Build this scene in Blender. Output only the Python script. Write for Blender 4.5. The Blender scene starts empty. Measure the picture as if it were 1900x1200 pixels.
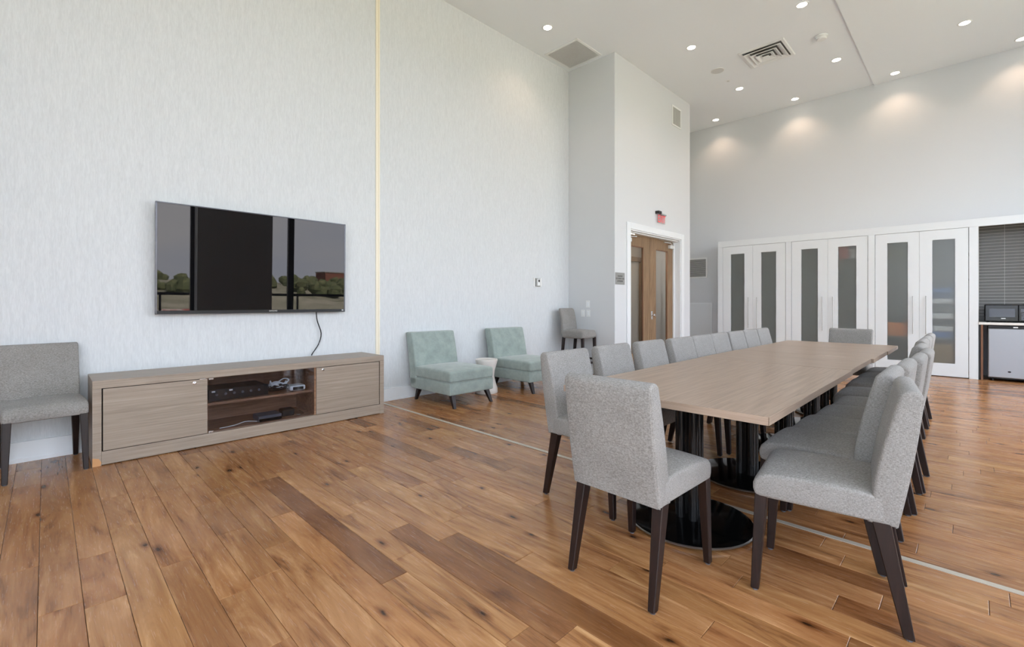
import bpy, bmesh, math, random
from mathutils import Vector, Matrix
random.seed(7)
D = bpy.data
SC = bpy.context.scene
COL = SC.collection
R = math.radians

# ------------------------------------------------------------------ camera
CAM_H, FPX, HOR, YAW = 1.22, 860.1, 561.5, 44.827
cam_d = D.cameras.new('camera')
cam = D.objects.new('camera', cam_d); COL.objects.link(cam)
cam.location = (0, 0, CAM_H)
cam.rotation_euler = (R(90), 0, R(YAW))
cam_d.sensor_width = 36.0
cam_d.lens = FPX / 1900 * 36
cam_d.shift_y = -(600 - HOR) / 1900
cam_d.clip_start = 0.05; cam_d.clip_end = 800
SC.camera = cam

# ------------------------------------------------------------------ sky (overcast daylight)
SKY = 6.6
w = D.worlds.new('sky'); SC.world = w; w.use_nodes = True
nt = w.node_tree; nt.nodes.clear()
o = nt.nodes.new('ShaderNodeOutputWorld'); bg = nt.nodes.new('ShaderNodeBackground')
tc = nt.nodes.new('ShaderNodeTexCoord'); mp = nt.nodes.new('ShaderNodeMapping')
mp.inputs['Scale'].default_value = (1.0, 1.0, 3.0)
nz = nt.nodes.new('ShaderNodeTexNoise'); nz.inputs['Scale'].default_value = 2.2; nz.inputs['Detail'].default_value = 5
cr = nt.nodes.new('ShaderNodeValToRGB')
cr.color_ramp.elements[0].position = 0.35; cr.color_ramp.elements[0].color = (0.74, 0.84, 1.0, 1)
cr.color_ramp.elements[1].position = 0.65; cr.color_ramp.elements[1].color = (0.90, 0.95, 1.0, 1)
nt.links.new(tc.outputs['Generated'], mp.inputs[0]); nt.links.new(mp.outputs[0], nz.inputs[0])
nt.links.new(nz.outputs[0], cr.inputs[0]); nt.links.new(cr.outputs[0], bg.inputs[0])
bg.inputs[1].default_value = SKY; nt.links.new(bg.outputs[0], o.inputs[0])

# sun added behind the building to brighten the hills and bounce light indoors
sl = D.lights.new('sun', 'SUN'); sl.energy = 45; sl.angle = R(2); sl.color = (1, .95, .88)
so = D.objects.new('sun', sl); COL.objects.link(so); so.rotation_euler = (0, R(-48), 0); so.location = (-10, 0, 20)

# ------------------------------------------------------------------ exposure
vs = SC.view_settings
vs.view_transform = 'Standard'; vs.look = 'None'; vs.gamma = 1; vs.exposure = 0.04
vs.use_curve_mapping = False
SC.cycles.max_bounces = 8; SC.cycles.diffuse_bounces = 4; SC.cycles.glossy_bounces = 4; SC.cycles.transmission_bounces = 6

# ------------------------------------------------------------------ materials
def srgb(r, g, b):
    f = lambda c: ((c/255+.055)/1.055)**2.4 if c > 10 else c/255/12.92
    return (f(r), f(g), f(b), 1)
def lin(c): return c if len(c) == 4 else (*c, 1)
MATS = {}
def mat(name, col, rough=.5, metal=0., spec=.5, coat=0., emit=None, es=0., trans=0., ior=1.45):
    m = D.materials.new(name); m.use_nodes = True; MATS[name] = m
    b = m.node_tree.nodes['Principled BSDF']
    b.inputs['Base Color'].default_value = lin(col); b.inputs['Roughness'].default_value = rough
    b.inputs['Metallic'].default_value = metal; b.inputs['Specular IOR Level'].default_value = spec
    b.inputs['Coat Weight'].default_value = coat; b.inputs['IOR'].default_value = ior
    b.inputs['Transmission Weight'].default_value = trans
    if emit: b.inputs['Emission Color'].default_value = lin(emit); b.inputs['Emission Strength'].default_value = es
    return m
class NB:
    """small node helper on one material"""
    def __init__(s, m): s.t = m.node_tree; s.b = s.t.nodes.get('Principled BSDF')
    def n(s, kind, **kw):
        x = s.t.nodes.new('ShaderNode'+kind)
        for k, v in kw.items():
            if k in x.inputs.keys(): x.inputs[k].default_value = v
            else: setattr(x, k, v)
        return x
    def l(s, a, b): s.t.links.new(a, b)
    def coord(s, which, scale):
        if which == 'Position': src = s.n('NewGeometry').outputs['Position']
        else: src = s.n('TexCoord').outputs[which]
        m = s.n('Mapping'); m.inputs['Scale'].default_value = scale; s.l(src, m.inputs[0]); return m.outputs[0]
    def noise(s, vec, scale, detail=3, rough=.5, dist=0.):
        x = s.n('TexNoise', Scale=scale, Detail=detail, Roughness=rough, Distortion=dist); s.l(vec, x.inputs['Vector']); return x.outputs[0]
    def ramp(s, fac, stops):
        x = s.n('ValToRGB'); e = x.color_ramp.elements
        while len(e) < len(stops): e.new(.5)
        for q, (p, c) in zip(e, stops): q.position = p; q.color = lin(c)
        s.l(fac, x.inputs[0]); return x.outputs[0]
    def math(s, op, a, b):
        x = s.n('Math', operation=op)
        for i, v in ((0, a), (1, b)):
            if isinstance(v, (int, float)): x.inputs[i].default_value = v
            else: s.l(v, x.inputs[i])
        return x.outputs[0]
    def mix(s, fac, a, b, mode='MIX'):
        x = s.n('Mix', data_type='RGBA', blend_type=mode)
        for sock, v in ((x.inputs[0], fac), (x.inputs[6], a), (x.inputs[7], b)):
            if isinstance(v, (int, float)): sock.default_value = v
            elif isinstance(v, tuple): sock.default_value = lin(v)
            else: s.l(v, sock)
        return x.outputs[2]
    def bump(s, h, strength, dist):
        x = s.n('Bump', Strength=strength, Distance=dist); s.l(h, x.inputs['Height']); s.l(x.outputs[0], s.b.inputs['Normal'])

mat('ceiling_paint', srgb(236, 240, 242), .9, spec=.2)
mat('wall_paint', srgb(213, 216, 218), .85, spec=.25)
mat('white_trim', srgb(232, 236, 238), .35)
mat('cabinet_white', srgb(224, 228, 229), .35)
mat('cream_metal', srgb(240, 232, 212), .4)
mat('strip_metal', srgb(205, 196, 180), .35, metal=.35)
mat('dark_gap', srgb(34, 25, 20), .8)
mat('black_paint', srgb(16, 16, 17), .25)
mat('black_gloss', srgb(9, 9, 10), .1, spec=.35)
mat('black_plastic', srgb(22, 22, 24), .4)
mat('grey_plastic', srgb(95, 100, 108), .4)
mat('white_plastic', srgb(233, 235, 234), .4)
mat('chrome', (.75, .75, .76), .15, metal=1)
mat('brushed_steel', (.38, .40, .43), .38, metal=.6)
mat('handle_steel', (.42, .41, .39), .35, metal=1)
mat('tv_screen', (.004, .004, .0045), .012, spec=.54)
mat('tv_bezel', (.10, .10, .11), .3, metal=1)
mat('dark_slot', srgb(122, 123, 120), .8)
mat('louvre_grey', srgb(208, 209, 206), .6)
mat('window_frame', srgb(40, 41, 44), .4)
mat('sign_grey', srgb(150, 151, 148), .4, metal=.2)
mat('sign_ink', srgb(40, 40, 40), .6)
mat('exit_red', srgb(226, 70, 72), .4, emit=(1, .12, .12), es=.35)
mat('lens_glow', (1, .95, .88), .4, emit=(1, .9, .78), es=14)
mat('stone_white', srgb(226, 222, 216), .35)
mat('counter_white', srgb(225, 223, 216), .3)
mat('tile_dark', srgb(98, 96, 92), .3)
mat('grout', srgb(205, 204, 198), .8)
mat('walnut_dark', srgb(120, 84, 62), .5)
mat('shelf_grey', srgb(135, 137, 133), .7)
mat('cabinet_inside', srgb(190, 190, 184), .7)
mat('orange_cloth', srgb(240, 140, 40), .8)
mat('navy_cloth', srgb(40, 72, 120), .8)
mat('blue_cloth', srgb(70, 120, 190), .8)
mat('white_cloth', srgb(225, 224, 225), .85)
mat('charcoal_cloth', srgb(40, 40, 42), .8)
mat('red_cloth', srgb(190, 80, 60), .8)
mat('olive_cloth', srgb(110, 108, 50), .8)
mat('card_box', srgb(160, 130, 88), .8)
mat('bare_wood', srgb(196, 146, 98), .6)
mat('tag_black', srgb(15, 15, 15), .5)
mat('corridor_wall', srgb(176, 166, 154), .8)
mat('concrete', srgb(140, 138, 132), .9)
mat('brick_red', srgb(112, 72, 60), .9)

def m_wallpaper():
    m = mat('wallpaper', srgb(228, 230, 229), .6, spec=.3); n = NB(m)
    c = n.coord('Position', (110, 110, 16)); a = n.noise(c, 1.0, 3, .6, .6)
    c2 = n.coord('Position', (40, 40, 5)); b = n.noise(c2, 1.0, 2)
    s = n.math('ADD', n.math('MULTIPLY', a, .7), n.math('MULTIPLY', b, .3))
    n.l(n.ramp(s, [(.36, srgb(207, 211, 213)), (.5, srgb(213, 217, 219)), (.62, srgb(218, 222, 224))]), n.b.inputs['Base Color'])
    n.bump(s, .16, .004)
m_wallpaper()

def m_floor():
    m = mat('oak_floor', srgb(165, 115, 75), .3, spec=.5); n = NB(m)
    at = n.n('Attribute', attribute_name='tone'); sp = n.n('SeparateColor'); n.l(at.outputs['Color'], sp.inputs[0])
    pos = n.n('NewGeometry').outputs['Position']
    off = n.n('VectorMath', operation='SCALE'); n.l(at.outputs['Color'], off.inputs[0]); off.inputs[3].default_value = 37.
    ad = n.n('VectorMath', operation='ADD'); n.l(pos, ad.inputs[0]); n.l(off.outputs[0], ad.inputs[1])
    def mp(sc):
        x = n.n('Mapping'); x.inputs['Scale'].default_value = sc; n.l(ad.outputs[0], x.inputs[0]); return x.outputs[0]
    big = n.noise(mp((1.1, 7.5, 1)), 1.0, 6, .6, 2.6)     # cathedral figure
    fine = n.noise(mp((9, 190, 1)), 1.0, 3, .6)           # pores
    patch = n.noise(mp((2.2, 3.2, 1)), 1.0, 2)
    lines = n.noise(mp((2.0, 46, 1)), 1.0, 4, .6, 1.2)
    f = n.math('ADD', n.math('MULTIPLY', big, .66), n.math('ADD', n.math('MULTIPLY', fine, .10), n.math('MULTIPLY', lines, .24)))
    base = n.ramp(f, [(.34, srgb(118, 78, 48)), (.45, srgb(166, 120, 80)), (.55, srgb(184, 138, 96)), (.66, srgb(210, 168, 124))])
    tone = n.ramp(sp.outputs[0], [(0., srgb(186, 172, 162)), (.06, srgb(206, 196, 188)), (.12, srgb(232, 226, 221)), (.7, srgb(246, 242, 237)), (1., srgb(255, 254, 248))])
    c = n.mix(1., base, tone, 'MULTIPLY')
    hue = n.ramp(sp.outputs[1], [(0., srgb(255, 244, 232)), (.5, srgb(255, 251, 246)), (1., srgb(255, 252, 238))])
    c = n.mix(1., c, hue, 'MULTIPLY')
    pt = n.ramp(patch, [(.35, (.80, .76, .74)), (.55, (1, 1, 1))]); c = n.mix(.6, c, pt, 'MULTIPLY')
    wob = n.n('TexNoise', Scale=9.0, Detail=3.0); n.l(mp((1, 2, 1)), wob.inputs['Vector'])
    wv = n.n('VectorMath', operation='SCALE'); n.l(wob.outputs[1], wv.inputs[0]); wv.inputs[3].default_value = .16
    kv = n.n('VectorMath', operation='ADD'); n.l(mp((2.0, 5.0, 1)), kv.inputs[0]); n.l(wv.outputs[0], kv.inputs[1])
    vo = n.n('TexVoronoi', feature='F1', voronoi_dimensions='2D', Scale=1.0); n.l(kv.outputs[0], vo.inputs['Vector'])
    kn = n.ramp(vo.outputs['Distance'], [(.022, (.13, .11, .10)), (.05, (.5, .43, .40)), (.085, (.70, .62, .56)), (.16, (1, 1, 1))])
    rnd = n.n('SeparateColor'); n.l(vo.outputs['Color'], rnd.inputs[0])
    ks = n.math('GREATER_THAN', rnd.outputs[0], .64)
    c = n.mix(ks, c, n.mix(1., c, kn, 'MULTIPLY'))
    n.l(c, n.b.inputs['Base Color'])
    n.l(n.ramp(fine, [(.3, (.29,)*3), (.7, (.19,)*3)]), n.b.inputs['Roughness'])
    n.bump(fine, .05, .0015)
m_floor()

def m_fabric(name, c0, c1, c2):
    m = mat(name, c1, .92, spec=.15); n = NB(m)
    a = n.noise(n.coord('Object', (110, 700, 110)), 1., 2, .6)
    b = n.noise(n.coord('Object', (700, 110, 700)), 1., 2, .6)
    c = n.noise(n.coord('Object', (110, 110, 700)), 1., 2, .6)
    s = n.math('MULTIPLY', n.math('ADD', n.math('ADD', a, b), c), .3333)
    g = n.noise(n.coord('Object', (5, 5, 5)), 1., 2)
    n.l(n.ramp(n.math('ADD', n.math('MULTIPLY', s, .9), n.math('MULTIPLY', g, .1)), [(.40, c0), (.5, c1), (.60, c2)]), n.b.inputs['Base Color'])
    n.bump(s, .3, .002)
    n.b.inputs['Sheen Weight'].default_value = .1
m_fabric('grey_weave', srgb(116, 113, 109), srgb(142, 139, 135), srgb(167, 164, 160))
m_fabric('grey_weave_dark', srgb(104, 100, 98), srgb(126, 122, 120), srgb(148, 144, 142))
def m_velvet():
    m = mat('sage_velvet', srgb(146, 170, 160), .85, spec=.2); n = NB(m)
    g = n.noise(n.coord('Object', (9, 9, 9)), 1., 4, .6); h = n.noise(n.coord('Object', (260, 260, 260)), 1., 2)
    n.l(n.ramp(n.math('ADD', n.math('MULTIPLY', g, .75), n.math('MULTIPLY', h, .25)), [(.36, srgb(140, 153, 147)), (.5, srgb(150, 163, 157)), (.64, srgb(161, 174, 167))]), n.b.inputs['Base Color'])
    n.bump(h, .25, .002); n.b.inputs['Sheen Weight'].default_value = .35
m_velvet()

def m_wood(name, stops, scale, rough=.45, coord='Object', bump=.05):
    m = mat(name, stops[1][1], rough); n = NB(m)
    a = n.noise(n.coord(coord, scale), 1., 5, .6, .8)
    n.l(n.ramp(a, stops), n.b.inputs['Base Color']); n.bump(a, bump, .002)
ESP = [(.3, srgb(22, 14, 12)), (.55, srgb(34, 21, 18)), (.75, srgb(48, 31, 26))]
m_wood('espresso', ESP, (60, 60, 5), .38)
m_wood('table_laminate', [(.3, srgb(142, 121, 103)), (.5, srgb(162, 140, 121)), (.7, srgb(175, 154, 135))], (60, 2.2, 60), .34)
m_wood('table_laminate_cross', [(.3, srgb(142, 121, 103)), (.5, srgb(160, 138, 119)), (.7, srgb(173, 152, 133))], (2.2, 60, 60), .34)
m_wood('edge_x', [(.3, srgb(150, 129, 112)), (.5, srgb(168, 147, 129)), (.7, srgb(182, 161, 143))], (3, 300, 300), .4)
m_wood('edge_y', [(.3, srgb(150, 129, 112)), (.5, srgb(168, 147, 129)), (.7, srgb(182, 161, 143))], (300, 3, 300), .4)
m_wood('console_laminate', [(.28, srgb(136, 122, 108)), (.5, srgb(154, 140, 125)), (.72, srgb(167, 153, 138))], (80, 1.6, 80), .4)
m_wood('console_inside', [(.3, srgb(132, 98, 74)), (.5, srgb(162, 122, 94)), (.7, srgb(182, 142, 112))], (40, 2.5, 40), .5)
m_wood('door_oak', [(.3, srgb(108, 84, 60)), (.5, srgb(136, 110, 82)), (.7, srgb(160, 132, 102))], (45, 45, 2.2), .5)
m_wood('grass', [(.3, srgb(104, 106, 84)), (.5, srgb(134, 133, 116)), (.7, srgb(158, 154, 138))], (.25, .25, .25), .95, 'Position', 0)
m_wood('foliage', [(.3, srgb(58, 68, 44)), (.5, srgb(84, 92, 62)), (.7, srgb(116, 116, 84))], (.9, .9, .9), .95, 'Position', 0)
m_wood('graffiti', [(.40, srgb(120, 118, 116)), (.5, srgb(190, 186, 184)), (.58, srgb(150, 80, 80))], (.6, .6, 1.2), .9, 'Position', 0)

def schlick(t, f0=.04):
    lw = t.nodes.new('ShaderNodeLayerWeight'); lw.inputs[0].default_value = .5
    p = t.nodes.new('ShaderNodeMath'); p.operation = 'POWER'; p.inputs[1].default_value = 5
    q = t.nodes.new('ShaderNodeMath'); q.operation = 'MULTIPLY_ADD'; q.inputs[1].default_value = 1-f0; q.inputs[2].default_value = f0
    t.links.new(lw.outputs['Facing'], p.inputs[0]); t.links.new(p.outputs[0], q.inputs[0]); return q.outputs[0]
def m_glass(name, tint, rough=0.):
    """clear pane: light passes straight through, mirror reflection by fresnel"""
    m = D.materials.new(name); m.use_nodes = True; MATS[name] = m
    t = m.node_tree; t.nodes.clear()
    out = t.nodes.new('ShaderNodeOutputMaterial'); mx = t.nodes.new('ShaderNodeMixShader')
    tr = t.nodes.new('ShaderNodeBsdfTransparent'); gl = t.nodes.new('ShaderNodeBsdfGlossy')
    tr.inputs[0].default_value = lin(tint); gl.inputs['Roughness'].default_value = rough
    t.links.new(schlick(t), mx.inputs[0]); t.links.new(tr.outputs[0], mx.inputs[1]); t.links.new(gl.outputs[0], mx.inputs[2]); t.links.new(mx.outputs[0], out.inputs[0])
NB(MATS['tv_screen']).b.inputs['Specular Tint'].default_value = (1, .92, .88, 1)
m_glass('window_glass', (.96, .96, .97))
m_glass('smoked_glass', (.80, .81, .84))
m_glass('door_glass', (.90, .91, .90))
m_glass('acrylic', (.94, .93, .93))
def m_frost():
    m = D.materials.new('frosted_glass'); m.use_nodes = True; MATS['frosted_glass'] = m
    t = m.node_tree; t.nodes.clear()
    out = t.nodes.new('ShaderNodeOutputMaterial'); m1 = t.nodes.new('ShaderNodeMixShader'); m2 = t.nodes.new('ShaderNodeMixShader')
    rf = t.nodes.new('ShaderNodeBsdfRefraction'); rf.inputs['Roughness'].default_value = .3; rf.inputs['IOR'].default_value = 1.12; rf.inputs[0].default_value = (.90, .92, .91, 1)
    tl = t.nodes.new('ShaderNodeBsdfDiffuse'); tl.inputs[0].default_value = (.36, .38, .365, 1)
    gl = t.nodes.new('ShaderNodeBsdfGlossy'); gl.inputs['Roughness'].default_value = .25
    m1.inputs[0].default_value = .2
    cl = t.nodes.new('ShaderNodeBsdfTransparent'); cl.inputs[0].default_value = (.90, .92, .91, 1)
    m0 = t.nodes.new('ShaderNodeMixShader'); m0.inputs[0].default_value = .2
    t.links.new(rf.outputs[0], m0.inputs[1]); t.links.new(cl.outputs[0], m0.inputs[2])
    t.links.new(m0.outputs[0], m1.inputs[1]); t.links.new(tl.outputs[0], m1.inputs[2])
    t.links.new(schlick(t), m2.inputs[0]); t.links.new(m1.outputs[0], m2.inputs[1]); t.links.new(gl.outputs[0], m2.inputs[2]); t.links.new(m2.outputs[0], out.inputs[0])
m_frost()

# ------------------------------------------------------------------ mesh helpers
class MB:
    def __init__(s): s.v = []; s.f = []
    def add(s, v, f):
        k = len(s.v); s.v += [tuple(p) for p in v]; s.f += [tuple(i+k for i in q) for q in f]; return s
    def box(s, x0, x1, y0, y1, z0, z1):
        return s.add([(x0,y0,z0),(x1,y0,z0),(x1,y1,z0),(x0,y1,z0),(x0,y0,z1),(x1,y0,z1),(x1,y1,z1),(x0,y1,z1)],
                     [(0,3,2,1),(4,5,6,7),(0,1,5,4),(1,2,6,5),(2,3,7,6),(3,0,4,7)])
    def bbox(s, x0, x1, y0, y1, z0, z1, b=.003):
        """box with chamfered edges"""
        bm = bmesh.new(); r = bmesh.ops.create_cube(bm, size=1)
        for q in bm.verts: q.co = ((x0+x1)/2+q.co.x*(x1-x0), (y0+y1)/2+q.co.y*(y1-y0), (z0+z1)/2+q.co.z*(z1-z0))
        bmesh.ops.bevel(bm, geom=list(bm.edges), offset=b, segments=2, affect='EDGES', profile=.5)
        bm.verts.index_update(); s.add([q.co[:] for q in bm.verts], [[q.index for q in fc.verts] for fc in bm.faces]); bm.free(); return s
    def rbox(s, c, size, r, n=(8, 8, 8), fn=None):
        """rounded box; fn reshapes each point (in box coordinates relative to centre)"""
        hx, hy, hz = (q/2 for q in size); r = min(r, hx, hy, hz) if not isinstance(r, tuple) else r
        def grid(k, h, rr):
            inner = h-rr; a = [-h + rr*(1-math.cos(t*math.pi/2/3)) for t in range(4)] if False else None
            pts = [-h, -h+rr*.30, -h+rr*.65]; pts += [-inner+2*inner*i/k for i in range(k+1)]; pts += [h-rr*.65, h-rr*.30, h]; return pts
        rx = ry = rz = r
        gx, gy, gz = grid(n[0], hx, rx), grid(n[1], hy, ry), grid(n[2], hz, rz)
        idx = {}; V = []; F = []
        def vert(x, y, z):
            key = (round(x, 6), round(y, 6), round(z, 6))
            if key in idx: return idx[key]
            ix, iy, iz = max(-hx+r, min(hx-r, x)), max(-hy+r, min(hy-r, y)), max(-hz+r, min(hz-r, z))
            d = Vector((x-ix, y-iy, z-iz)); L = d.length
            p = Vector((ix, iy, iz)) + (d*(r/L) if L > 1e-9 else d)
            if fn: p = Vector(fn(p.x, p.y, p.z))
            idx[key] = len(V); V.append((p.x+c[0], p.y+c[1], p.z+c[2])); return idx[key]
        def face(ga, gb, mk, flip):
            for i in range(len(ga)-1):
                for j in range(len(gb)-1):
                    q = [vert(*mk(ga[i], gb[j])), vert(*mk(ga[i+1], gb[j])), vert(*mk(ga[i+1], gb[j+1])), vert(*mk(ga[i], gb[j+1]))]
                    F.append(q[::-1] if flip else q)
        face(gx, gy, lambda a, b: (a, b, hz), False); face(gx, gy, lambda a, b: (a, b, -hz), True)
        face(gx, gz, lambda a, b: (a, -hy, b), False); face(gx, gz, lambda a, b: (a, hy, b), True)
        face(gy, gz, lambda a, b: (hx, a, b), False); face(gy, gz, lambda a, b: (-hx, a, b), True)
        return s.add(V, F)
    def slab(s, prof, w, r, n=6, fn=None):
        """closed side profile [(y, z)...] (counter-clockwise seen from +x) spread across x with softly rounded side edges"""
        N = len(prof); P = [Vector((p[0], p[1])) for p in prof]; nor = []
        for i in range(N):
            d = (P[(i+1) % N]-P[i-1]).normalized(); nor.append(Vector((d.y, -d.x)))
        st = [(-w/2, r), (-w/2+r*.13, r*.5), (-w/2+r*.5, r*.13), (-w/2+r, 0)]
        st += [(-w/2+r+(w-2*r)*k/n, 0) for k in range(1, n)]+[(-x, i) for x, i in st[::-1]]
        V = []; F = []
        for x, ins in st:
            for p, q in zip(P, nor):
                t = p-q*ins; v = (x, t.x, t.y); V.append(fn(*v) if fn else v)
        for k in range(len(st)-1):
            for i in range(N): F.append((k*N+i, k*N+(i+1) % N, (k+1)*N+(i+1) % N, (k+1)*N+i))
        F.append(tuple(range(N))[::-1]); F.append(tuple(range((len(st)-1)*N, len(st)*N)))
        return s.add(V, F)
    def leg(s, p0, p1, a0, a1, b0=None, b1=None):
        """square tapered bar from p0 (section a0 x b0) to p1"""
        b0 = b0 or a0; b1 = b1 or a1; V = []
        for p, a, b in ((p0, a0, b0), (p1, a1, b1)):
            V += [(p[0]+sx*a/2, p[1]+sy*b/2, p[2]) for sx, sy in ((-1,-1),(1,-1),(1,1),(-1,1))]
        F = [(0,1,2,3),(7,6,5,4),(0,4,5,1),(1,5,6,2),(2,6,7,3),(3,7,4,0)]
        bm = bmesh.new(); vv = [bm.verts.new(q) for q in V]
        for f in F: bm.faces.new([vv[i] for i in f])
        bmesh.ops.recalc_face_normals(bm, faces=bm.faces)
        bmesh.ops.bevel(bm, geom=list(bm.edges), offset=.003, segments=1, affect='EDGES')
        bm.verts.index_update(); s.add([q.co[:] for q in bm.verts], [[q.index for q in fc.verts] for fc in bm.faces]); bm.free(); return s
    def lathe(s, prof, n=32, c=(0, 0, 0)):
        V = []; F = []; m = len(prof)
        for i in range(n):
            a = 2*math.pi*i/n
            for (r, z) in prof: V.append((c[0]+r*math.cos(a), c[1]+r*math.sin(a), c[2]+z))
        for i in range(n):
            for j in range(m-1):
                a, b = i*m+j, ((i+1) % n)*m+j
                F.append((a, b, b+1, a+1))
        return s.add(V, F)
    def tube(s, pts, r, n=8, sub=4):
        P = [Vector(p) for p in pts]
        if sub > 1 and len(P) > 2:
            Q = []
            for i in range(len(P)-1):
                a, b, c, d = P[max(i-1, 0)], P[i], P[i+1], P[min(i+2, len(P)-1)]
                for k in range(sub):
                    t = k/sub; Q.append(.5*((2*b)+(c-a)*t+(2*a-5*b+4*c-d)*t*t+(3*b-a-3*c+d)*t**3))
            Q.append(P[-1]); P = Q
        V = []; F = []; up = Vector((0, 0, 1))
        for i, p in enumerate(P):
            d = (P[min(i+1, len(P)-1)]-P[max(i-1, 0)]).normalized()
            u = d.cross(up if abs(d.z) < .9 else Vector((1, 0, 0))).normalized(); v = d.cross(u)
            V += [p+u*r*math.cos(2*math.pi*k/n)+v*r*math.sin(2*math.pi*k/n) for k in range(n)]
        for i in range(len(P)-1):
            for k in range(n):
                F.append((i*n+k, i*n+(k+1) % n, (i+1)*n+(k+1) % n, (i+1)*n+k))
        F.append(tuple(range(n))[::-1]); F.append(tuple(range((len(P)-1)*n, len(P)*n)))
        return s.add(V, F)
    def prism(s, poly, axis, a, b):
        """polygon (2-D) pushed along axis from a to b; axis x: (y,z), y: (x,z), z: (x,y)"""
        mk = {'x': lambda p, t: (t, p[0], p[1]), 'y': lambda p, t: (p[0], t, p[1]), 'z': lambda p, t: (p[0], p[1], t)}[axis]
        n = len(poly); V = [mk(p, a) for p in poly]+[mk(p, b) for p in poly]
        return s.add(V, [tuple(range(n))[::-1], tuple(range(n, 2*n))]+[(i, (i+1) % n, n+(i+1) % n, n+i) for i in range(n)])
    def mesh(s, name, mt, smooth=False, fix=True):
        me = D.meshes.new(name); me.from_pydata(s.v, [], s.f)
        if fix:
            bm = bmesh.new(); bm.from_mesh(me); bmesh.ops.recalc_face_normals(bm, faces=bm.faces); bm.to_mesh(me); bm.free()
        if smooth:
            me.shade_smooth(); me.set_sharp_from_angle(angle=R(40))
        me.materials.append(MATS[mt]); me.update(); return me
    def build(s, name, mt, parent=None, smooth=False): return link(name, s.mesh(name, mt, smooth), parent)
def link(name, me, parent=None):
    o = D.objects.new(name, me); COL.objects.link(o); o.parent = parent; return o
def thing(name, label, cat, loc=(0, 0, 0), rz=0, group=None):
    o = D.objects.new(name, None); COL.objects.link(o); o.location = loc; o.rotation_euler = (0, 0, R(rz)); o.empty_display_size = .1
    return tag(o, label, cat, group)
def tag(o, label, cat, group=None):
    o['label'] = label; o['category'] = cat
    if group: o['group'] = group
    return o
def struct(o, label=None):
    o['kind'] = 'structure'
    if label: o['label'] = label
    return o
def copy_tree(o, parent=None):
    c = o.copy(); COL.objects.link(c); c.parent = parent
    for ch in list(o.children): copy_tree(ch, c)
    return c
def text(name, body, size, mt, loc, rot, parent, align='CENTER', extrude=.0006, sx=1.):
    cu = D.curves.new(name, 'FONT'); cu.body = body; cu.size = size; cu.align_x = align; cu.align_y = 'CENTER'; cu.extrude = extrude
    cu.materials.append(MATS[mt]); o = D.objects.new(name, cu); COL.objects.link(o); o.location = loc; o.rotation_euler = rot; bpy.context.view_layer.update()
    me = D.meshes.new_from_object(o.evaluated_get(bpy.context.evaluated_depsgraph_get())); D.objects.remove(o); D.curves.remove(cu)
    o = link(name, me, parent); o.location = loc; o.rotation_euler = rot; o.scale = (sx, 1, 1); return o

# ------------------------------------------------------------------ room shell
XL, XR, YB, YF, CZ = -5.17, 2.2, -2.6, 11.12, 5.38
BX, BY0, BY1 = -4.21, 6.65, 9.53
T = .2
struct(MB().box(XL-T, XL, YB-T, YF+T, 0, CZ).build('wall_left', 'wallpaper'), 'white textured wallpaper wall behind the television')
struct(MB().box(XL-T, XR+T, YF, YF+T, 0, CZ).build('wall_far', 'wall_paint'), 'pale grey painted end wall above the white cupboards')
BW0, BW1 = -1.2, 1.5  # unseen back window, added to brighten surfaces that face the viewer
struct(MB().box(XL-T, BW0, YB-T, YB, 0, CZ).box(BW1, XR+T, YB-T, YB, 0, CZ).box(BW0, BW1, YB-T, YB, 0, .10).box(BW0, BW1, YB-T, YB, 4.75, CZ).build('wall_back', 'wall_paint'))
for i, (a, b) in enumerate(((BW0, .15), (.15, BW1)), 11):
    fr = MB().box(a, a+.06, YB-.16, YB-.08, .10, 4.75).box(b-.06, b, YB-.16, YB-.08, .10, 4.75).box(a+.06, b-.06, YB-.16, YB-.08, .10, .17).box(a+.06, b-.06, YB-.16, YB-.08, 4.68, 4.75)
    f = struct(fr.build('window_%d' % i, 'window_frame'), 'tall dark-framed window added unseen behind the viewer for more light')
    MB().box(a+.06, b-.06, YB-.124, YB-.118, .17, 4.68).build('pane', 'window_glass', f)
# ceiling in two fields with a small step between them
struct(MB().box(XL-T, -1.33, YB-T, YF+T, CZ, CZ+.2).build('ceiling', 'ceiling_paint'), 'off-white painted ceiling')
struct(MB().box(-1.33, XR+T, YB-T, YF+T, CZ-.024, CZ+.2).build('ceiling_step', 'ceiling_paint'), 'slightly lower field of the off-white ceiling')
# door block that juts out from the left wall
DO0, DO1, DOZ = 7.132, 9.10, 2.50
wb = MB().box(XL, BX, BY0, BY0+.12, 0, CZ)
struct(wb.build('wall_bump', 'wall_paint'), 'grey side of the wall block with the light switches')
wd = MB().box(BX-.14, BX, BY0+.12, DO0, 0, CZ).box(BX-.14, BX, DO1, BY1, 0, CZ).box(BX-.14, BX, DO0, DO1, DOZ, CZ)
struct(wd.build('wall_door', 'wall_paint'), 'pale wall around the double doors')
struct(MB().box(XL, BX-.14, BY1-.12, BY1, 0, CZ).build('wall_return', 'wall_paint'))
# vestibule behind the doors
ve = MB().box(-5.17, -5.15, BY0+.12, BY1-.12, 0, 2.7).box(-5.15, BX-.14, BY0+.12, BY1-.12, 2.6, 2.7)
struct(ve.build('wall_vestibule', 'corridor_wall'), 'dim corridor seen through the door glass')
mo = MB()
for a, b in ((7.5, 7.62), (8.45, 8.57), (9.1, 9.2)): mo.box(-5.15, -5.11, a, b, 0, 2.2)
mo.box(-5.15, -5.11, 7.5, 9.2, 2.1, 2.2)
struct(mo.build('trim_corridor_door', 'door_oak'), 'wooden frame of a further door in the corridor')

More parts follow.
